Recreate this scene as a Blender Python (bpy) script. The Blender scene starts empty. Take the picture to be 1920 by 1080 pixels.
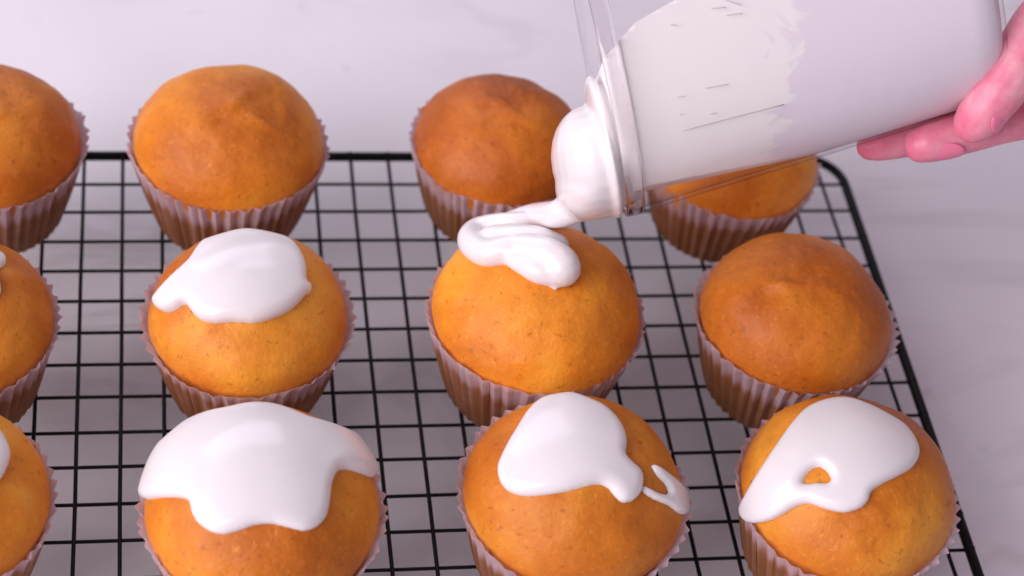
import bpy, bmesh, math, random
import numpy as np
from mathutils import Vector, Matrix, noise

S = 0.01                      # everything below is laid out in centimetres
C = bpy.context.scene.collection
random.seed(7)
R3 = ((0.9843760244465267, -0.12587048548244223, 0.12312783348725585),      # camera right
      (-0.008841562139644057, -0.7337280864700505, -0.6793856945093333),    # camera down
      (0.1758569568535232, 0.6676823466360426, -0.7233772285030858))        # camera forward
CR, CD, CF = (Vector(v) for v in R3)
CAM = Vector((-11.322829905325351, -43.93618933478214, 51.05015660354263))
FPX = 3697.6

# ------------------------------------------------------------------ camera
cd = bpy.data.cameras.new('camera'); cam = bpy.data.objects.new('camera', cd); C.objects.link(cam)
cd.sensor_width = 36; cd.lens = FPX / 1920 * 36
m = Matrix((CR, -CD, -CF)).transposed().to_4x4(); m.translation = CAM * S
cam.matrix_world = m
cd.clip_start = 0.02; cd.clip_end = 50
cd.dof.use_dof = True; cd.dof.focus_distance = 0.605; cd.dof.aperture_fstop = 9
sc = bpy.context.scene
sc.camera = cam

# ------------------------------------------------------------------ light: one big soft window-like lamp, a weak second, pale room
w = bpy.data.worlds.new('World'); sc.world = w; w.use_nodes = True
w.node_tree.nodes['Background'].inputs[0].default_value = (0.84, 0.735, 0.86, 1)
w.node_tree.nodes['Background'].inputs[1].default_value = 0.345

def lamp(name, loc, target, size, power, col):
    l = bpy.data.lights.new(name, 'AREA'); l.shape = 'RECTANGLE'; l.size, l.size_y = size; l.energy = power; l.color = col
    o = bpy.data.objects.new(name, l); C.objects.link(o)
    o.location = Vector(loc) * S
    o.rotation_euler = (Vector(target) - Vector(loc)).to_track_quat('-Z', 'Y').to_euler()
    return o
lamp('window_light', (-150, -75, 100), (0, 0, 0), (1.7, 1.4), 45.0, (1.0, 0.90, 0.965))
lamp('back_light', (-30, 110, 90), (0, 10, 0), (1.2, 0.6), 6.3, (0.92, 0.88, 1.0))
sc.view_settings.view_transform = 'Standard'; sc.view_settings.look = 'None'
sc.view_settings.exposure = -0.06; sc.view_settings.gamma = 1.0
sc.cycles.max_bounces = 12; sc.cycles.transmission_bounces = 10

# ------------------------------------------------------------------ helpers
def ray(px, py):
    return (CR * ((px - 960) / FPX) + CD * ((py - 540) / FPX) + CF)
def at_depth(px, py, d):
    return CAM + ray(px, py) * d
def at_z(px, py, z):
    r = ray(px, py); return CAM + r * ((z - CAM.z) / r.z)

def empty(name, loc=(0, 0, 0), label=None, cat=None, group=None):
    o = bpy.data.objects.new(name, None); C.objects.link(o); o.location = Vector(loc) * S
    o.empty_display_size = 0.01
    tag(o, label, cat, group); return o
def tag(o, label=None, cat=None, group=None, kind=None):
    if label: o['label'] = label
    if cat: o['category'] = cat
    if group: o['group'] = group
    if kind: o['kind'] = kind
def mesh(name, verts, faces, smooth=True, fix=True):
    me = bpy.data.meshes.new(name)
    me.from_pydata([tuple(Vector(v) * S) for v in verts], [], faces)
    me.update()
    if fix:
        b = bmesh.new(); b.from_mesh(me); bmesh.ops.recalc_face_normals(b, faces=b.faces); b.to_mesh(me); b.free()
    if smooth: me.polygons.foreach_set('use_smooth', [True] * len(me.polygons))
    return me
def obj(name, me, mat=None, parent=None):
    o = bpy.data.objects.new(name, me); C.objects.link(o)
    if mat and not me.materials: me.materials.append(mat)
    if parent: o.parent = parent
    return o
def tube(path, radii, n=8, closed=False, caps=True):
    path = [Vector(p) for p in path]; N = len(path)
    if not hasattr(radii, '__len__'): radii = [radii] * N
    V = []; F = []
    up = None
    for k in range(N):
        if closed: t = path[(k + 1) % N] - path[k - 1]
        else: t = path[min(k + 1, N - 1)] - path[max(k - 1, 0)]
        t.normalize()
        if up is None: up = Vector((0, 0, 1)) if abs(t.z) < .9 else Vector((0, 1, 0))
        a = t.cross(up).normalized(); b = a.cross(t).normalized(); up = b
        for j in range(n):
            g = 2 * math.pi * j / n
            V.append(path[k] + (a * math.cos(g) + b * math.sin(g)) * radii[k])
    for k in range(N if closed else N - 1):
        for j in range(n):
            k2 = (k + 1) % N
            F.append((k * n + j, k * n + (j + 1) % n, k2 * n + (j + 1) % n, k2 * n + j))
    if caps and not closed:
        F.append(tuple(range(n))[::-1]); F.append(tuple(range((N - 1) * n, N * n)))
    return V, F
def ball(c, r, ax=None, n=16):
    """closed ellipsoid; r scalar or 3 radii along ax (three unit vectors)"""
    if not hasattr(r, '__len__'): r = (r, r, r)
    ax = ax or (Vector((1, 0, 0)), Vector((0, 1, 0)), Vector((0, 0, 1)))
    V = []; F = []; h = n // 2
    for i in range(1, h):
        p = math.pi * i / h
        for j in range(n):
            g = 2 * math.pi * j / n
            V.append(Vector(c) + ax[0] * r[0] * math.sin(p) * math.cos(g) + ax[1] * r[1] * math.sin(p) * math.sin(g) + ax[2] * r[2] * math.cos(p))
    a = len(V); V.append(Vector(c) + ax[2] * r[2]); V.append(Vector(c) - ax[2] * r[2])
    for i in range(h - 2):
        for j in range(n):
            F.append((i * n + j, (i + 1) * n + j, (i + 1) * n + (j + 1) % n, i * n + (j + 1) % n))
    for j in range(n):
        F.append((a, j, (j + 1) % n)); F.append((a + 1, (h - 2) * n + (j + 1) % n, (h - 2) * n + j))
    return V, F
class MB:
    def __init__(s): s.V = []; s.F = []
    def add(s, vf):
        o = len(s.V); s.V += list(vf[0]); s.F += [tuple(i + o for i in f) for f in vf[1]]; return s
def catmull(P, sub=5):
    """P rows of (x,y,z,r) -> smooth rows"""
    P = [np.array(p, float) for p in P]; out = []
    Q = [2 * P[0] - P[1]] + P + [2 * P[-1] - P[-2]]
    for i in range(1, len(Q) - 2):
        for k in range(sub):
            t = k / sub
            out.append(.5 * (2 * Q[i] + (Q[i + 1] - Q[i - 1]) * t + (2 * Q[i - 1] - 5 * Q[i] + 4 * Q[i + 1] - Q[i + 2]) * t * t + (3 * Q[i] - Q[i - 1] - 3 * Q[i + 1] + Q[i + 2]) * t ** 3))
    out.append(P[-1]); return out
def chain(mb, P, n=12, sub=5):
    """blob-like chain: closed tube with ball ends"""
    Q = catmull(P, sub)
    mb.add(tube([q[:3] for q in Q], [max(.02, q[3]) for q in Q], n))
    mb.add(ball(Q[0][:3], Q[0][3], n=12)); mb.add(ball(Q[-1][:3], Q[-1][3], n=12))
def fluid(name, mb, mat, parent, voxel=.06, it=8, f=.5):
    """union of overlapping closed pieces, melted into one smooth skin"""
    o = obj(name, mesh(name, mb.V, mb.F), mat, parent)
    r = o.modifiers.new('union', 'REMESH'); r.mode = 'VOXEL'; r.voxel_size = voxel * S; r.use_smooth_shade = True
    s = o.modifiers.new('melt', 'SMOOTH'); s.factor = f; s.iterations = it
    return o

# ------------------------------------------------------------------ materials
def mat(name):
    m = bpy.data.materials.new(name); m.use_nodes = True
    nt = m.node_tree; return m, nt, nt.nodes['Principled BSDF']
def N(nt, t, **k):
    n = nt.nodes.new(t)
    for a, b in k.items(): setattr(n, a, b)
    return n
def ramp(nt, src, stops):
    r = N(nt, 'ShaderNodeValToRGB'); e = r.color_ramp.elements
    while len(e) < len(stops): e.new(.5)
    for x, (p, c) in zip(e, stops): x.position = p; x.color = (*c, 1) if hasattr(c, '__len__') else (c, c, c, 1)
    nt.links.new(src, r.inputs[0]); return r.outputs[0]
def noise_tex(nt, coord, scale, detail=4, rough=.55, dist=0):
    n = N(nt, 'ShaderNodeTexNoise'); n.inputs['Scale'].default_value = scale; n.inputs['Detail'].default_value = detail
    n.inputs['Roughness'].default_value = rough; n.inputs['Distortion'].default_value = dist
    nt.links.new(coord, n.inputs['Vector']); return n.outputs['Fac']
def mixc(nt, fac, a, b, mode='MIX'):
    n = N(nt, 'ShaderNodeMix', data_type='RGBA', blend_type=mode)
    for s, v in ((0, fac), (6, a), (7, b)):
        if hasattr(v, 'is_linked'): nt.links.new(v, n.inputs[s])
        else: n.inputs[s].default_value = (*v, 1) if hasattr(v, '__len__') else v
    return n.outputs[2]
def bump(nt, b, h, strength, dist):
    n = N(nt, 'ShaderNodeBump'); n.inputs['Strength'].default_value = strength; n.inputs['Distance'].default_value = dist
    nt.links.new(h, n.inputs['Height']); nt.links.new(n.outputs[0], b.inputs['Normal'])

def marble():
    m, nt, b = mat('white_marble'); tc = N(nt, 'ShaderNodeTexCoord').outputs['Object']
    cloud = ramp(nt, noise_tex(nt, tc, 3.5, 5, .6, .6), [(.35, (.79, .76, .80)), (.7, (.87, .845, .88))])
    mp = N(nt, 'ShaderNodeMapping'); mp.inputs['Rotation'].default_value = (0, 0, .35); mp.inputs['Scale'].default_value = (1, 2.6, 1)
    nt.links.new(tc, mp.inputs[0])
    v = noise_tex(nt, mp.outputs[0], 2.4, 7, .55, 1.5)
    vein = ramp(nt, v, [(.465, 0.0), (.495, 1.0), (.53, 0.0)])
    msk = ramp(nt, noise_tex(nt, tc, 6, 2), [(.42, 0.0), (.68, .42)])
    mm = N(nt, 'ShaderNodeMath', operation='MULTIPLY'); nt.links.new(vein, mm.inputs[0]); nt.links.new(msk, mm.inputs[1])
    c = mixc(nt, mm.outputs[0], cloud, (.42, .38, .40))
    fl = ramp(nt, noise_tex(nt, tc, 38, 3, .6, .8), [(.68, 0.0), (.78, .45)])
    c = mixc(nt, fl, c, (.42, .38, .40))
    nt.links.new(c, b.inputs['Base Color']); b.inputs['Roughness'].default_value = .38; b.inputs['Specular IOR Level'].default_value = .35
    return m
def cake(brown, seed):
    m, nt, b = mat('golden_sponge'); tc = N(nt, 'ShaderNodeTexCoord').outputs['Object']
    mp = N(nt, 'ShaderNodeMapping'); mp.inputs['Location'].default_value = (seed * .37, seed * .11, seed * .23)
    nt.links.new(tc, mp.inputs[0]); tc = mp.outputs[0]
    lerp = lambda p, q: tuple(x * (1 - brown) + y * brown for x, y in zip(p, q))
    lo, mi, hi = lerp((.62, .165, .010), (.36, .075, .005)), lerp((.83, .275, .019), (.52, .130, .009)), lerp((.95, .44, .045), (.70, .215, .016))
    big = ramp(nt, noise_tex(nt, tc, 24, 4, .55, .4), [(.33, lo), (.50, mi), (.67, hi)])
    spots = ramp(nt, noise_tex(nt, tc, 620, 3, .6), [(.58, 0.0), (.72, .30)])
    c = mixc(nt, spots, big, tuple(min(1, x * 1.15 + .05) for x in hi))
    pores = ramp(nt, noise_tex(nt, tc, 460, 2, .5), [(.26, .5), (.38, 0.0)])
    c = mixc(nt, pores, c, tuple(x * .6 for x in lo))
    nt.links.new(c, b.inputs['Base Color'])
    b.inputs['Roughness'].default_value = .46; b.inputs['Specular IOR Level'].default_value = .36
    b.inputs['Subsurface Weight'].default_value = .12; b.inputs['Subsurface Radius'].default_value = (1, .45, .15); b.inputs['Subsurface Scale'].default_value = .003
    h = N(nt, 'ShaderNodeMath', operation='ADD')
    nt.links.new(noise_tex(nt, tc, 640, 4, .7), h.inputs[0]); nt.links.new(noise_tex(nt, tc, 260, 3, .5), h.inputs[1])
    bump(nt, b, h.outputs[0], .45, .0007)
    return m
def icing_mat():
    m, nt, b = mat('white_icing'); tc = N(nt, 'ShaderNodeTexCoord').outputs['Object']
    b.inputs['Base Color'].default_value = (.865, .84, .845, 1); b.inputs['Roughness'].default_value = .18
    b.inputs['Subsurface Weight'].default_value = .35; b.inputs['Subsurface Radius'].default_value = (1, .75, .7); b.inputs['Subsurface Scale'].default_value = .0022
    bump(nt, b, noise_tex(nt, tc, 90, 2, .5), .05, .0008)
    return m
def paper_mat():
    m, nt, b = mat('pleated_paper')
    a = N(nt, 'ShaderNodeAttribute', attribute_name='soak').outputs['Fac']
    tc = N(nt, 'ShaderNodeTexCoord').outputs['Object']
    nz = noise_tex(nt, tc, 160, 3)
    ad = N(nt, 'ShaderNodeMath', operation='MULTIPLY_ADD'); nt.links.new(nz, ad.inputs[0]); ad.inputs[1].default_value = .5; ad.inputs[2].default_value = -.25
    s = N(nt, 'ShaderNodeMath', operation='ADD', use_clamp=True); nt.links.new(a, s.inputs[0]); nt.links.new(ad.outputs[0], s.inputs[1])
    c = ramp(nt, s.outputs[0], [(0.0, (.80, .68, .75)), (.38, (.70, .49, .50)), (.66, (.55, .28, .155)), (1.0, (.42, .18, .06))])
    nt.links.new(c, b.inputs['Base Color']); b.inputs['Roughness'].default_value = .42; b.inputs['Specular IOR Level'].default_value = .35
    tr = N(nt, 'ShaderNodeBsdfTranslucent'); nt.links.new(c, tr.inputs[0])
    mx = N(nt, 'ShaderNodeMixShader'); mx.inputs[0].default_value = .5
    nt.links.new(b.outputs[0], mx.inputs[1]); nt.links.new(tr.outputs[0], mx.inputs[2])
    nt.links.new(mx.outputs[0], nt.nodes['Material Output'].inputs[0])
    return m
def wire_mat():
    m, nt, b = mat('black_coated_wire'); b.inputs['Base Color'].default_value = (.006, .005, .006, 1)
    b.inputs['Roughness'].default_value = .5; b.inputs['Specular IOR Level'].default_value = .18; return m
def lip_mat():
    m, nt, b = mat('clear_plastic_lip'); b.inputs['Base Color'].default_value = (.95, .93, .95, 1)
    b.inputs['Transmission Weight'].default_value = 1; b.inputs['IOR'].default_value = 1.36; b.inputs['Roughness'].default_value = .03
    return m
def film_mat():
    m, nt, b = mat('clear_plastic_wall'); nt.nodes.remove(b)
    lw = N(nt, 'ShaderNodeLayerWeight'); lw.inputs[0].default_value = .35
    t = N(nt, 'ShaderNodeBsdfTransparent'); nt.links.new(ramp(nt, lw.outputs['Facing'], [(.55, (.995, .993, .995)), (.97, (.75, .71, .73))]), t.inputs[0])
    g = N(nt, 'ShaderNodeBsdfGlossy'); g.inputs['Roughness'].default_value = .12
    fr = ramp(nt, lw.outputs['Facing'], [(.45, .02), (.8, .07), (1.0, .40)])
    mx = N(nt, 'ShaderNodeMixShader'); nt.links.new(fr, mx.inputs[0]); nt.links.new(t.outputs[0], mx.inputs[1]); nt.links.new(g.outputs[0], mx.inputs[2])
    nt.links.new(mx.outputs[0], nt.nodes['Material Output'].inputs[0])
    return m
def content_mat():
    m, nt, b = mat('icing_behind_plastic'); tc = N(nt, 'ShaderNodeTexCoord').outputs['Object']
    sp = N(nt, 'ShaderNodeSeparateXYZ'); nt.links.new(tc, sp.inputs[0])
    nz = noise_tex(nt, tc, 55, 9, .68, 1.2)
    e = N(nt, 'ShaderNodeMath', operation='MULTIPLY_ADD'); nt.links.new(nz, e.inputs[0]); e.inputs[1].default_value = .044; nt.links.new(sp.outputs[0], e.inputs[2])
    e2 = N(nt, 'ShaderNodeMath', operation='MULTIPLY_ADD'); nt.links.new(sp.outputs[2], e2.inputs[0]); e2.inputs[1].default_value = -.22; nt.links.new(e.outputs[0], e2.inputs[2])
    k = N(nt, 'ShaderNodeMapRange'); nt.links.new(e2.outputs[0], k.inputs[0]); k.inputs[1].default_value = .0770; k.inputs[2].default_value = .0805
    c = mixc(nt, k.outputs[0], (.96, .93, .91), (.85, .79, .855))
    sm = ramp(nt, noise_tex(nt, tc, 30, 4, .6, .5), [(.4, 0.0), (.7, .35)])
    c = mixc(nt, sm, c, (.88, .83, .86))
    nt.links.new(c, b.inputs['Base Color']); b.inputs['Roughness'].default_value = .4
    return m
def skin_mat():
    m, nt, b = mat('pink_skin'); tc = N(nt, 'ShaderNodeTexCoord').outputs['Object']
    c = ramp(nt, noise_tex(nt, tc, 55, 4, .6), [(.33, (.76, .15, .26)), (.50, (.84, .28, .38)), (.68, (.90, .46, .52))])
    nt.links.new(c, b.inputs['Base Color']); b.inputs['Roughness'].default_value = .36
    b.inputs['Subsurface Weight'].default_value = .25; b.inputs['Subsurface Radius'].default_value = (1, .3, .3); b.inputs['Subsurface Scale'].default_value = .004
    bump(nt, b, noise_tex(nt, tc, 300, 6, .7), .4, .0006)
    return m
def plain(name, col, rough=.4):
    m, nt, b = mat(name); b.inputs['Base Color'].default_value = (*col, 1); b.inputs['Roughness'].default_value = rough; return m

ICING, PAPER, WIRE = icing_mat(), paper_mat(), wire_mat()

# ------------------------------------------------------------------ marble worktop (a slab with thickness)
TZ = -2.6
V = [(-150, -120, TZ), (150, -120, TZ), (150, 130, TZ), (-150, 130, TZ)]
V += [(x, y, z - 3) for x, y, z in V]
o = obj('marble_worktop', mesh('marble_worktop', V, [(0, 1, 2, 3), (7, 6, 5, 4), (0, 4, 5, 1), (1, 5, 6, 2), (2, 6, 7, 3), (3, 7, 4, 0)], False), marble())
tag(o, 'pale lavender white marble worktop with faint grey veins', kind='structure')

# ------------------------------------------------------------------ cooling rack
A = 1.4; B = 1.442
def gx(i): return (i - 10) * A
def gy(j): return (7 - j) * B
X0, X1, Y0, Y1 = gx(-6.7), gx(20.68), gy(17.6), gy(0)
rack = empty('cooling_rack', (0, 0, TZ), 'black wire grid cooling rack under the cupcakes', 'cooling rack')
def rk(name, vf, me=None):
    o = obj(name, me or mesh(name, [(Vector(v) - Vector((0, 0, TZ))) for v in vf[0]], vf[1]), WIRE, rack); return o
cr = 1.5; P = []
for cx, cy, a0 in ((X1 - cr, Y1 - cr, 0), (X0 + cr, Y1 - cr, 90), (X0 + cr, Y0 + cr, 180), (X1 - cr, Y0 + cr, 270)):
    for k in range(9):
        g = math.radians(a0 + k * 90 / 8); P.append((cx + cr * math.cos(g), cy + cr * math.sin(g), -.11))
rk('rim', tube(P, .178, 14, closed=True))
rr = random.Random(3)
def wob(a, b, r):
    pts = []
    for k in range(9):
        t = k / 8; pts.append(Vector(a).lerp(Vector(b), t) + Vector((rr.uniform(-.015, .015), rr.uniform(-.015, .015), 0)))
    mb = MB().add(tube(pts, r, 7))
    for p in (pts[0], pts[-1]): mb.add(ball((p.x, p.y, -.105), .193, n=10))
    return mb.V, mb.F
def inset(v, lo, hi):   # how far a wire stops short where the rim turns its corner
    d = min(v - lo, hi - v); return cr - math.sqrt(max(0, cr * cr - (cr - d) ** 2)) if d < cr else 0
for i in range(-6, 21):
    x = gx(i) + rr.uniform(-.03, .03); q = inset(x, X0, X1)
    bend = .22 if i == 20 else 0
    rk('wire', wob((x, Y1 - q, -.055), (x + bend, Y0 + q, -.055), .070))
for j in range(1, 18):
    y = gy(j) + rr.uniform(-.03, .03); q = inset(y, Y0, Y1)
    rk('wire', wob((X0 + q, y, -.15), (X1 - q, y, -.16), .062))
for x, y, dx in ((gx(2.6), Y1, 1.3), (gx(-4.6), Y1, 1.3), (gx(4.0), Y0, 1.3), (gx(15), Y0, 1.3)):
    sg = -1 if y > 0 else 1
    rk('foot', tube([(x - dx, y, -.1), (x - dx * .7, y + sg * .3, -2.0), (x - dx * .45, y + sg * .35, TZ + .11), (x + dx * .45, y + sg * .35, TZ + .11), (x + dx * .7, y + sg * .3, -2.0), (x + dx, y, -.1)], .105, 8))

# ------------------------------------------------------------------ cupcakes
H, AD, BD = 3.2, 3.2, 2.4     # case height, dome radius, dome height (times the size of each)
class Cake:
    def __init__(s, x, y, k, seed, brown, lumps=(), rough=1.0, flare=.05):
        s.flare = flare
        s.x, s.y, s.k, s.seed, s.brown, s.lumps, s.rough = x, y, k, seed, brown, lumps, rough
        s.c = Vector((x, y, H * k)); s.a = AD * k; s.b = BD * k
    def dirn(s, u, v):
        """flat polar map (u, v) of the dome -> point on ellipsoid, unit normal"""
        rho = math.hypot(u, v); ph = min(rho / s.a, 2.0); 
        if rho < 1e-6: return Vector((0, 0, s.b)), Vector((0, 0, 1))
        cx, cy = u / rho, v / rho
        p = Vector((s.a * math.sin(ph) * cx, s.a * math.sin(ph) * cy, s.b * math.cos(ph)))
        n = Vector((p.x / s.a ** 2, p.y / s.a ** 2, p.z / s.b ** 2)).normalized()
        return p, n
    def disp(s, u, v, p, broad=False):
        q = Vector((p.x, p.y, p.z)); o = Vector((s.seed * 7.3, s.seed * 3.1, 0))
        d = .13 * noise.noise(q * .42 + o) + .06 * noise.noise(q * 1.1 + o)
        if broad: return (.13 * noise.noise(q * .42 + o)) * .8
        d += s.rough * .018 * noise.noise(q * 3.2 + o)
        for (lu, lv, w1, w2, ang, h) in s.lumps:
            du, dv = u - lu, v - lv; ca, sa = math.cos(ang), math.sin(ang)
            d += h * math.exp(-((du * ca + dv * sa) / w1) ** 2 - ((-du * sa + dv * ca) / w2) ** 2)
        rho = math.hypot(u, v) / s.a
        return d * (1 - max(0, min(1, (rho - 1.1) / .47)) * .7)
    def surf(s, u, v, h=0):
        p, n = s.dirn(u, v); return s.c + p + n * (s.disp(u, v, p) + h), n
    def uv(s, px, py, T=0.0):
        """pixel of the photograph -> flat dome coordinates, meeting the dome raised by T"""
        a, b = s.a + T, s.b + T
        o = CAM - s.c; d = ray(px, py)
        O = Vector((o.x / a, o.y / a, o.z / b)); D = Vector((d.x / a, d.y / a, d.z / b))
        qa, qb, qc = D.dot(D), 2 * O.dot(D), O.dot(O) - 1
        disc = qb * qb - 4 * qa * qc
        t = (-qb - math.sqrt(max(0, disc))) / (2 * qa)
        e = (O + D * t).normalized()
        ph = math.acos(max(-1, min(1, e.z))); g = math.atan2(e.y, e.x)
        return np.array((ph * s.a * math.cos(g), ph * s.a * math.sin(g)))

def poly_dist(P, poly):
    """P (n,2); list of closed loops -> inside flag, distance, nearest point"""
    ins = np.zeros(len(P), bool); best = np.full(len(P), 1e9); near = np.zeros_like(P)
    for L in poly:
        for a, b in zip(L, np.roll(L, -1, 0)):
            ab = b - a; t = np.clip(((P - a) @ ab) / (ab @ ab + 1e-12), 0, 1)
            q = a + t[:, None] * ab; d = np.hypot(*(P - q).T)
            k = d < best; best[k] = d[k]; near[k] = q[k]
            c = ((a[1] > P[:, 1]) != (b[1] > P[:, 1])) & (P[:, 0] < (b[0] - a[0]) * (P[:, 1] - a[1]) / (b[1] - a[1] + 1e-12) + a[0])
            ins ^= c
    return ins, best, near
def smooth_loop(L, sub=5):
    L = np.array(L, float); n = len(L); out = []
    for i in range(n):
        p0, p1, p2, p3 = L[i - 1], L[i], L[(i + 1) % n], L[(i + 2) % n]
        for k in range(sub):
            t = k / sub
            out.append(.5 * (2 * p1 + (p2 - p0) * t + (2 * p0 - 5 * p1 + 4 * p2 - p3) * t * t + (3 * p1 - p0 - 3 * p2 + p3) * t ** 3))
    return np.array(out)
def icing(ck, loops, parent, T=.27, W=.42, swirl=0.0):
    """a puddle of icing with rounded rim lying on the dome"""
    poly = [np.array([ck.uv(px, py, T * .55) for px, py in smooth_loop(L)]) for L in loops]
    allp = np.concatenate(poly); lo, hi = allp.min(0) - .1, allp.max(0) + .1; st = .055
    nx, ny = int((hi[0] - lo[0]) / st) + 2, int((hi[1] - lo[1]) / st) + 2
    gxs, gys = np.meshgrid(np.arange(nx) * st + lo[0], np.arange(ny) * st + lo[1], indexing='ij')
    P = np.c_[gxs.ravel(), gys.ravel()]
    ins, d, near = poly_dist(P, poly)
    idx = lambda i, j: i * ny + j
    faces = []
    for i in range(nx - 1):
        for j in range(ny - 1):
            f = (idx(i, j), idx(i + 1, j), idx(i + 1, j + 1), idx(i, j + 1))
            if any(ins[k] for k in f): faces.append(f)
    used = sorted({k for f in faces for k in f}); re = {k: n for n, k in enumerate(used)}
    V = []
    for k in used:
        u, v = (P[k] if ins[k] else near[k])
        if ins[k]:
            t = min(d[k] / W, 1); h = T * math.sqrt(max(0, 1 - (1 - t) ** 2)) 
            h += .05 * T * noise.noise(Vector((u * .8, v * .8, ck.seed))) * t
            if swirl:
                h += swirl * t * math.sin(5.2 * math.hypot(u - .9, v + 2.0) + 1.2 * noise.noise(Vector((u, v, 3)))) * max(0, min(1, .5 + .5 * v))
        else: h = -.03
        p, n = ck.dirn(u, v)
        base = ck.disp(u, v, p, ins[k]) + (.03 if ins[k] else 0)
        V.append(ck.c + p + n * (base + h) - Vector((ck.x, ck.y, 0)))
    o = obj('icing', mesh('icing', V, [tuple(re[k] for k in f) for f in faces]), ICING, parent)
    s = o.modifiers.new('melt', 'SMOOTH'); s.factor = .5; s.iterations = 3
    return o

def make_case(ck, parent):
    np_, rows, per = 46, 16, 8
    n = np_ * per; V = []; F = []; soak = []
    rb, rt, hh = 2.42 * ck.k, 3.275 * ck.k, (H + .14) * ck.k
    rg = random.Random(ck.seed * 13 + 1)
    amp = [rg.uniform(.45, 1.3) for _ in range(np_)]; tip = [rg.uniform(-.13, .10) for _ in range(np_)]
    sk = [rg.uniform(-.12, .12) for _ in range(np_)]
    lean = [rg.uniform(-.035, .035) for _ in range(np_)]
    ph0 = rg.uniform(0, 6.28)
    V.append(Vector((0, 0, .02))); soak.append(1)
    for r in range(rows + 1):
        t = r / rows
        for k in range(n):
            f = k / per; q = int(f) % np_; fr = f - int(f)
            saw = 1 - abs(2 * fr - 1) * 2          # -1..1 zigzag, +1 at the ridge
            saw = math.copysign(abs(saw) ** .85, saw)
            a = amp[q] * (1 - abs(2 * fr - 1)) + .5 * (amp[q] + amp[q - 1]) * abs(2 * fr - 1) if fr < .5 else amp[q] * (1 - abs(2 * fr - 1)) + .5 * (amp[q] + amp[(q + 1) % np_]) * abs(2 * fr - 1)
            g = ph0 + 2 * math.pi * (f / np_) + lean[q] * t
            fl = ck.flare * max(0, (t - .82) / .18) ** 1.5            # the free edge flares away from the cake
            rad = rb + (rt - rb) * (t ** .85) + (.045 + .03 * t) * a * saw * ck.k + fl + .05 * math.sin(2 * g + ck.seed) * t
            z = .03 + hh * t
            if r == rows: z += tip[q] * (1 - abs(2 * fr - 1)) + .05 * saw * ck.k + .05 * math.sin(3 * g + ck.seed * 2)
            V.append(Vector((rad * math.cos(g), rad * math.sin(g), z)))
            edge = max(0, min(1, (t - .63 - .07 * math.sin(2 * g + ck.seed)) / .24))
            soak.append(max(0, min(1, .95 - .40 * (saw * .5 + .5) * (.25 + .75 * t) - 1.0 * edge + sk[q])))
    for k in range(n): F.append((0, 1 + (k + 1) % n, 1 + k))
    for r in range(rows):
        for k in range(n):
            a0 = 1 + r * n; F.append((a0 + k, a0 + (k + 1) % n, a0 + n + (k + 1) % n, a0 + n + k))
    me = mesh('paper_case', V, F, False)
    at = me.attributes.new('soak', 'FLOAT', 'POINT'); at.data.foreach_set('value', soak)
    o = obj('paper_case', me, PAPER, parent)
    return o
def make_cake(ck, label, group='cupcakes on the cooling rack'):
    root = empty('cupcake', (ck.x, ck.y, 0), label, 'cupcake', group)
    V = []; F = []; n = 120; rows = 54; off = Vector((ck.x, ck.y, 0))
    V.append(ck.surf(0, 0)[0] - off)
    for r in range(1, rows + 1):
        rho = ck.a * (math.pi / 2) * r / rows
        for k in range(n):
            g = 2 * math.pi * k / n
            V.append(ck.surf(rho * math.cos(g), rho * math.sin(g))[0] - off)
    for k in range(n): F.append((0, 1 + k, 1 + (k + 1) % n))
    for r in range(rows - 1):
        a = 1 + r * n
        for k in range(n): F.append((a + k, a + n + k, a + n + (k + 1) % n, a + (k + 1) % n))
    last = 1 + (rows - 1) * n            # body inside the case
    for t in (.6, .05):
        a = len(V)
        rad = (2.30 + (3.08 - 2.30) * t ** .85) * ck.k
        for k in range(n):
            g = 2 * math.pi * k / n; V.append(Vector((rad * math.cos(g), rad * math.sin(g), H * ck.k * t)))
        for k in range(n): F.append((last + k, a + k, a + (k + 1) % n, last + (k + 1) % n))
        last = a
    F.append(tuple(range(last, last + n))[::-1])
    obj('sponge', mesh('sponge', V, F), cake(ck.brown, ck.seed), root)
    make_case(ck, root)
    return root

def lump_px(ck, px, py, w1, w2, ang, h):
    u, v = ck.uv(px, py); ck.lumps = list(ck.lumps) + [(u, v, w1, w2, ang, h * 1.15)]

K = {}
K['a1'] = Cake(-17.15, 7.20, 1.0, 1, .85, flare=0.13)
K['a2'] = Cake(-8.90, 7.08, 1.03, 2, .30)
K['a3'] = Cake(0.75, 7.26, .96, 3, .95)
K['a4'] = Cake(9.25, 6.65, .98, 4, -.35)
K['b1'] = Cake(-17.75, -1.05, .98, 5, .70, flare=0.13)
K['b2'] = Cake(-8.51, -1.04, 1.00, 6, .28, flare=0.17)
K['b3'] = Cake(0.88, -1.20, 1.08, 7, -.22, flare=0.05)
K['b4'] = Cake(9.81, -1.38, 1.02, 8, .72, flare=0.09)
K['c1'] = Cake(-17.8, -8.1, 1.02, 9, -.05, flare=0.08)
K['c2'] = Cake(-8.39, -8.88, 1.08, 10, .34, flare=0.12)
K['c3'] = Cake(1.05, -8.63, 1.06, 11, .56, flare=0.15)
K['c4'] = Cake(9.76, -8.79, 1.05, 12, .36, flare=0.13)
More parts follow.
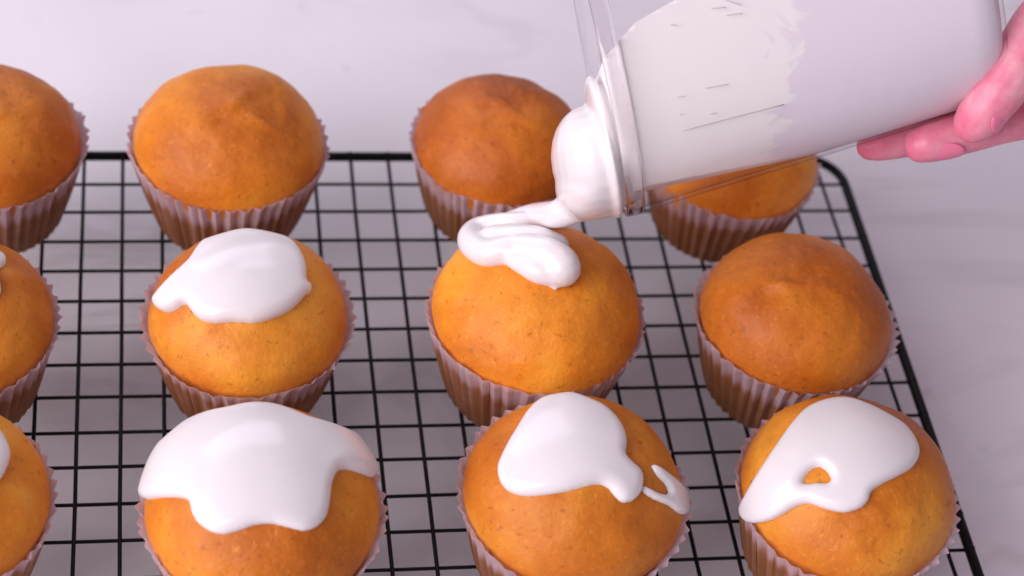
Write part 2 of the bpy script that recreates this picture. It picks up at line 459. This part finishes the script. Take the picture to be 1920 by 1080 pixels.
# little crests and hollows in the bare tops
for k, L in {'a2': [(445, 190, .75, .28, .9, .10), (495, 232, .55, .16, -.3, .13), (420, 225, .5, .35, .3, -.07), (365, 235, .5, .4, 0, .05), (540, 200, .4, .9, 0, .05)],
             'a3': [(935, 190, .55, .18, -.4, .12), (960, 212, .6, .2, -.5, .08), (915, 200, .4, .3, .2, -.07), (985, 185, .4, .35, .2, -.05), (790, 203, .15, .12, 0, .16)],
             'b4': [(1470, 533, .4, .18, -.2, .13), (1560, 545, .7, .3, -.5, .06), (1450, 555, .6, .25, .1, -.09), (1500, 520, .8, .25, .3, -.06), (1395, 577, .1, .1, 0, -.06)],
             'a1': [(0, 210, .5, .3, .2, .07)], 'b1': [(40, 520, .6, .4, .5, .05)],
             'c4': [(1775, 945, .09, .09, 0, -.06)], 'b3': [(870, 540, .7, .4, .3, .06)]}.items():
    for q in L: lump_px(K[k], *q)

root = {}
for k, lab in {
    'a1': 'brown bare cupcake cut off by the left frame edge, in the back row',
    'a2': 'large golden bare cupcake with wrinkled top, in the back row',
    'a3': 'dark brown bare cupcake behind the pouring icing, in the back row',
    'a4': 'bare golden cupcake half hidden under the tilted clear bottle',
    'b1': 'cupcake with only specks of icing, cut off by the left frame edge',
    'b2': 'cupcake with a round icing puddle and one small drip to its left',
    'b3': 'pale golden cupcake being iced under the mouth of the clear bottle',
    'b4': 'bare cupcake with dimpled brown top beside the rack edge, middle row',
    'c1': 'yellow cupcake with smooth icing, cut off at the lower left corner',
    'c2': 'front cupcake with icing cap covering its top and dripping in scallops',
    'c3': 'front cupcake with a thick icing patch and a separate v shaped drip',
    'c4': 'front cupcake with icing that leaves a small hole showing cake'}.items():
    root[k] = make_cake(K[k], lab)

icing(K['b2'], [[(286, 565), (292, 580), (310, 585), (330, 575), (342, 568), (355, 585), (372, 600), (400, 606), (440, 604), (480, 606), (520, 595), (550, 580), (570, 562), (580, 550), (589, 545), (587, 530), (580, 525), (578, 500), (565, 470), (545, 450), (510, 438), (470, 432), (440, 434), (400, 445), (375, 455), (362, 470), (350, 490), (330, 510), (310, 530), (295, 548)]], root['b2'], .36, .45, .022)
icing(K['c2'], [[(255, 915), (262, 935), (290, 932), (330, 932), (350, 940), (357, 965), (370, 985), (395, 1000), (420, 1003), (450, 995), (480, 985), (510, 983), (540, 990), (570, 997), (595, 990), (615, 970), (623, 940), (628, 905), (640, 880), (660, 878), (690, 888), (705, 893), (713, 885), (708, 862), (690, 840), (660, 815), (620, 795), (580, 780), (545, 765), (510, 757), (470, 757), (430, 765), (390, 775), (350, 795), (310, 830), (280, 865), (262, 895)]], root['c2'], .27, .42)
icing(K['c3'], [[(930, 880), (935, 860), (948, 830), (965, 800), (985, 770), (1010, 750), (1040, 742), (1075, 740), (1110, 750), (1140, 763), (1165, 785), (1178, 810), (1180, 830), (1178, 850), (1190, 865), (1205, 880), (1210, 900), (1205, 925), (1190, 940), (1170, 942), (1155, 930), (1142, 915), (1125, 908), (1100, 912), (1060, 922), (1020, 928), (980, 930), (950, 922), (935, 905)]], root['c3'], .30, .42)
icing(K['c3'], [[(1222, 872), (1235, 875), (1255, 890), (1275, 905), (1290, 925), (1295, 945), (1285, 965), (1272, 962), (1255, 948), (1230, 937), (1210, 924), (1204, 912), (1215, 913), (1235, 924), (1250, 927), (1256, 922), (1248, 908), (1232, 892)]], root['c3'], .16, .18)
icing(K['c4'], [[(1390, 955), (1392, 940), (1410, 905), (1430, 870), (1455, 830), (1480, 795), (1510, 765), (1550, 750), (1590, 748), (1630, 760), (1670, 780), (1700, 800), (1722, 830), (1727, 855), (1715, 875), (1690, 890), (1660, 905), (1638, 920), (1630, 940), (1612, 955), (1580, 962), (1545, 955), (1515, 945), (1490, 950), (1465, 965), (1440, 978), (1410, 983), (1395, 972)],
                [(1503, 903), (1512, 885), (1530, 873), (1545, 878), (1556, 893), (1552, 903), (1530, 903), (1515, 905)]], root['c4'], .26, .34)
icing(K['b1'], [[(-90, 470), (-30, 465), (5, 472), (15, 486), (8, 498), (-10, 505), (-5, 520), (3, 535), (0, 555), (-30, 570), (-80, 560)]], root['b1'], .2, .3)
icing(K['c1'], [[(-170, 800), (-100, 765), (-30, 785), (2, 805), (17, 828), (24, 852), (16, 880), (-3, 905), (-60, 940), (-150, 940)]], root['c1'], .27, .42)

# the fresh blob on the cupcake under the bottle: a folded rope of icing
ck = K['b3']; mb = MB()
def on(px, py, r, lift=.6):
    u, v = ck.uv(px, py, r * .9); p, n = ck.surf(u, v, r * lift); return (p.x - ck.x, p.y - ck.y, p.z, r)
chain(mb, [on(1045, 410, .26, 1.0), on(985, 411, .33, .7), on(930, 414, .36, .6), on(886, 425, .44, .4), on(876, 445, .48, .4), on(902, 462, .48, .4), on(940, 458, .50, .4), on(975, 455, .50, .4)])
chain(mb, [on(915, 436, .46, .4), on(960, 436, .52, .4), on(1010, 440, .50, .4), on(1048, 452, .44, .4)])
chain(mb, [on(930, 448, .36), on(980, 458, .48), on(1022, 470, .60), on(1050, 488, .64), on(1058, 500, .62)])
chain(mb, [on(960, 482, .30), on(985, 494, .36), on(1010, 505, .42), on(1045, 513, .42)])
chain(mb, [on(1035, 522, .22), on(1041, 540, .12)])
fluid('icing', mb, ICING, root['b3'], .055, 22)

# ------------------------------------------------------------------ the tilted clear bottle
SL = .215
ax = (CR - CD * SL).normalized(); q = (CD + CR * SL).normalized()
D0 = (at_z(1172, 410, 8.2) - CAM).dot(CF)
R0 = 4.3; L = 12.3; TP = .088
mouth = at_depth(1172, 408, D0) - q * (R0 + .1)
BM = Matrix((ax, CF, -q)).transposed().to_4x4(); BM.translation = mouth * S
BI = Matrix((ax, CF, -q))        # world -> bottle axes
def loc(p): return BI @ (Vector(p) - mouth)
def lathe(prof, n=96):
    V = []; F = []; m_ = len(prof)
    for k in range(n):
        g = 2 * math.pi * k / n
        for s_, r_ in prof: V.append((s_, r_ * math.cos(g), r_ * math.sin(g)))
    for k in range(n):
        for j in range(m_ - 1):
            a, b = k * m_ + j, ((k + 1) % n) * m_ + j; F.append((a, a + 1, b + 1, b))
    return V, F
bottle = empty('pouring_bottle', (0, 0, 0), 'clear plastic bottle tilted mouth down and smeared inside with icing', 'bottle')
bottle.matrix_world = BM
def ro(s_): return R0 + .1 - TP * s_
prof = [(.62, ro(.6)), (2, ro(2)), (6, ro(6)), (L - .8, ro(L - .8)), (L - .3, ro(L) - .12), (L - .05, ro(L) - .4), (L, ro(L) - .8), (L, .02),
        (L - .15, .02), (L - .15, ro(L) - .85), (L - .2, ro(L) - .5), (L - .45, ro(L) - .25), (L - .9, ro(L - .9) - .13), (6, ro(6) - .13), (2, ro(2) - .13), (.62, ro(.6) - .13), (.62, ro(.6))]
obj('body', mesh('body', *lathe(prof)), film_mat(), bottle)
lip = []
for k in range(17):
    g = 2 * math.pi * k / 16
    c_, s_ = math.cos(g), math.sin(g)
    lip.append((.32 + .285 * math.copysign(abs(c_) ** .6, c_), R0 - .0 + .10 * math.copysign(abs(s_) ** .6, s_)))
obj('lip', mesh('lip', *lathe(lip)), lip_mat(), bottle)
MARK = plain('grey_print', (.52, .47, .50), .5)
def mark(a, b, wd=.03):
    """raised printed line on the wall between two photograph points"""
    pts = []
    for k in range(9):
        t = k / 8; px = a[0] + (b[0] - a[0]) * t; py = a[1] + (b[1] - a[1]) * t
        d = BI @ ray(px, py); o = BI @ (CAM - mouth)     # meet the near wall of the cone
        lo_, hi_ = 30., D0
        f = lambda u: math.hypot((o + d * u).y, (o + d * u).z) - ro((o + d * u).x) - .01
        u = D0 - R0 - 1
        for _ in range(400):
            if f(u) <= 0: break
            u += .02
        pts.append(o + d * u)
    return tube(pts, wd, 5)
mk = MB()
obj('measuring_line', mesh('measuring_line', *mark((1278, 246), (1470, 196), .016)), MARK, bottle)
for a, b in (((1322, 166), (1366, 158)), ((1272, 183), (1286, 180)), ((1275, 216), (1283, 213)), ((1332, 214), (1344, 212)), ((1334, 16), (1362, 14)), ((1362, 29), (1392, 25)), ((1360, 0), (1390, 9)), ((1258, 46), (1270, 48)), ((1436, 238), (1462, 214)), ((1420, 288), (1462, 278))):
    obj('measuring_mark', mesh('measuring_mark', *mark(a, b, .012)), MARK, bottle)

# ------------------------------------------------------------------ icing inside the bottle, over its lip and falling
liq = empty('liquid_icing', (0, 0, 0), 'white runny icing filling the clear bottle and folding out over its lip', 'icing')
liq.matrix_world = BM
cp = [(.12, .02), (.12, R0 - .25)] + [(s_, ro(s_) - .14) for s_ in np.linspace(.65, L - .9, 40)] + [(L - .42, ro(L) - .24), (L - .17, ro(L) - .5), (L - .12, ro(L) - .85), (L - .12, .02)]
V, F = lathe(cp, 128)
bm = bmesh.new(); vs = [bm.verts.new(v) for v in V]
for f in F: bm.faces.new([vs[i] for i in f])
bmesh.ops.remove_doubles(bm, verts=bm.verts, dist=.03)
def cut(p1, p2, keep, dd=2.5):
    """slice by the plane seen edge-on through two photograph points, keeping the side of the third"""
    a, b, k = (loc(at_depth(x, y, D0 - dd)) for x, y in (p1, p2, keep))
    n = (b - a).cross(Vector((0, 1, 0))).normalized()
    if (k - a).dot(n) > 0: n = -n
    g = bm.verts[:] + bm.edges[:] + bm.faces[:]
    r = bmesh.ops.bisect_plane(bm, geom=g, plane_co=a, plane_no=n, clear_outer=True)
    bmesh.ops.edgeloop_fill(bm, edges=[e for e in r['geom_cut'] if isinstance(e, bmesh.types.BMEdge)])
cut((1146, 100), (1185, 55), (1400, 200)); cut((1185, 55), (1270, 5), (1400, 200))
cut((1190, 358), (1570, 279), (1400, 200), 0)
bmesh.ops.recalc_face_normals(bm, faces=bm.faces)
me = bpy.data.meshes.new('contents')
for v in bm.verts: v.co *= S
bm.to_mesh(me); bm.free()
me.polygons.foreach_set('use_smooth', [len(p.vertices) < 5 for p in me.polygons])
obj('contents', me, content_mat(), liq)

mb = MB(); E3 = (Vector((1, 0, 0)), Vector((0, 1, 0)), Vector((0, 0, 1)))
def bl(px, py, dd, r):
    mb.add(ball(loc(at_depth(px, py, D0 + dd)), r, E3, 24))
SC = FPX / D0     # pixels per centimetre there
bl(1112, 306, .1, (78 / SC, 3.1, 108 / SC))      # the sagging bulge
bl(1110, 350, .1, (70 / SC, 2.6, 64 / SC))
bl(1132, 276, -.2, (22 / SC, 3.3, 138 / SC))    # sheet over the opening
bl(1158, 268, -.3, (30 / SC, 2.8, 118 / SC))
def st(px, py, z, r):
    p = loc(at_z(px, py, z)); return (p.x, p.y, p.z, r)
P6 = [ck.surf(*ck.uv(px, 408, .2), h)[0] for px, h in ((990, .26), (925, .02))]
T6 = [loc(p) for p in P6]
chain(mb, [st(1100, 372, 8.0, .65), st(1074, 388, 7.6, .58), st(1046, 401, 7.1, .48), (*T6[0], .40), (*T6[1], .30)])
fluid('stream', mb, ICING, liq, .06, 26)

# ------------------------------------------------------------------ the hand under the bottle
SKIN = skin_mat()
hb = at_depth(2010, 150, D0 + .6)
hand = empty('person', hb, 'bare pink hand supporting the base of the tilted clear bottle with its fingertips', 'person')
mb = MB()
def hp(px, py, dd, r):
    p = at_depth(px, py, D0 + dd) - hb; return (p.x, p.y, p.z, r)
# little finger nearest the camera, then ring, middle and index further under the bottle
fingers = {
    'little': [(2040, 40, .0, 1.2), (1975, 40, -1.0, 1.1), (1925, 95, -1.5, .95), (1872, 170, -1.5, .84), (1838, 215, -1.2, .74), (1826, 230, -1.0, .66)],
    'ring': [(2060, 190, .9, 1.0), (1985, 205, .9, .84), (1895, 222, .7, .76), (1815, 245, .5, .72), (1745, 266, .3, .66), (1728, 271, .3, .6)],
    'middle': [(2070, 200, 2.4, 1.0), (1960, 195, 2.6, .82), (1840, 215, 2.3, .74), (1725, 252, 2.0, .66), (1650, 270, 1.9, .56), (1632, 274, 1.9, .48)],
    'index': [(2060, 130, 4.0, 1.0), (1950, 120, 4.4, .82), (1830, 140, 4.3, .74), (1720, 180, 4.0, .66), (1690, 190, 4.0, .58)],
    'thumb': [(2080, 40, 2.6, 1.2), (2010, -110, 2.6, 1.05), (1930, -190, 2.2, .9), (1850, -215, 1.6, .75), (1830, -218, 1.5, .65)]}
for P in fingers.values(): chain(mb, [hp(*a) for a in P], 14)
FX = (CR, CF, CD)
def hbq(px, py, dd, r): mb.add(ball(at_depth(px, py, D0 + dd) - hb, r, FX, 20))
hbq(2110, 130, 2.0, (1.7, 3.0, 2.6)); hbq(2170, 120, 2.0, (1.9, 2.6, 2.4))
chain(mb, [hp(2170, 120, 2.0, 2.2), hp(2320, 110, 2.2, 2.1), hp(2500, 110, 2.4, 2.5), hp(2800, 120, 2.6, 3.2)], 20)
fluid('skin', mb, SKIN, hand, .085, 6)
NAIL = plain('fingernail', (.84, .22, .36), .25)
def nail(c, rad, along, nrm, rx, ry):
    n = (CR * nrm[0] + CD * nrm[1] + CF * nrm[2]).normalized()
    a = CR * along[0] + CD * along[1]; a = (a - n * a.dot(n)).normalized(); b = n.cross(a)
    V, F = ball((0, 0, 0), (rx, ry, .05), n=20)
    P = []
    for v in V:       # bend the plate round the finger
        g = v.y / rad; R_ = rad + v.z
        P.append(at_depth(c[0], c[1], D0 + c[2]) - hb + a * v.x + b * (R_ * math.sin(g)) + n * (R_ * math.cos(g)))
    obj('fingernail', mesh('fingernail', P, F), NAIL, hand)
nail((1846, 206, -1.3), .72, (-.5, .8), (.62, .42, -.66), .52, .42)
nail((1768, 260, .33), .66, (-1, .3), (.1, .80, -.6), .55, .42)
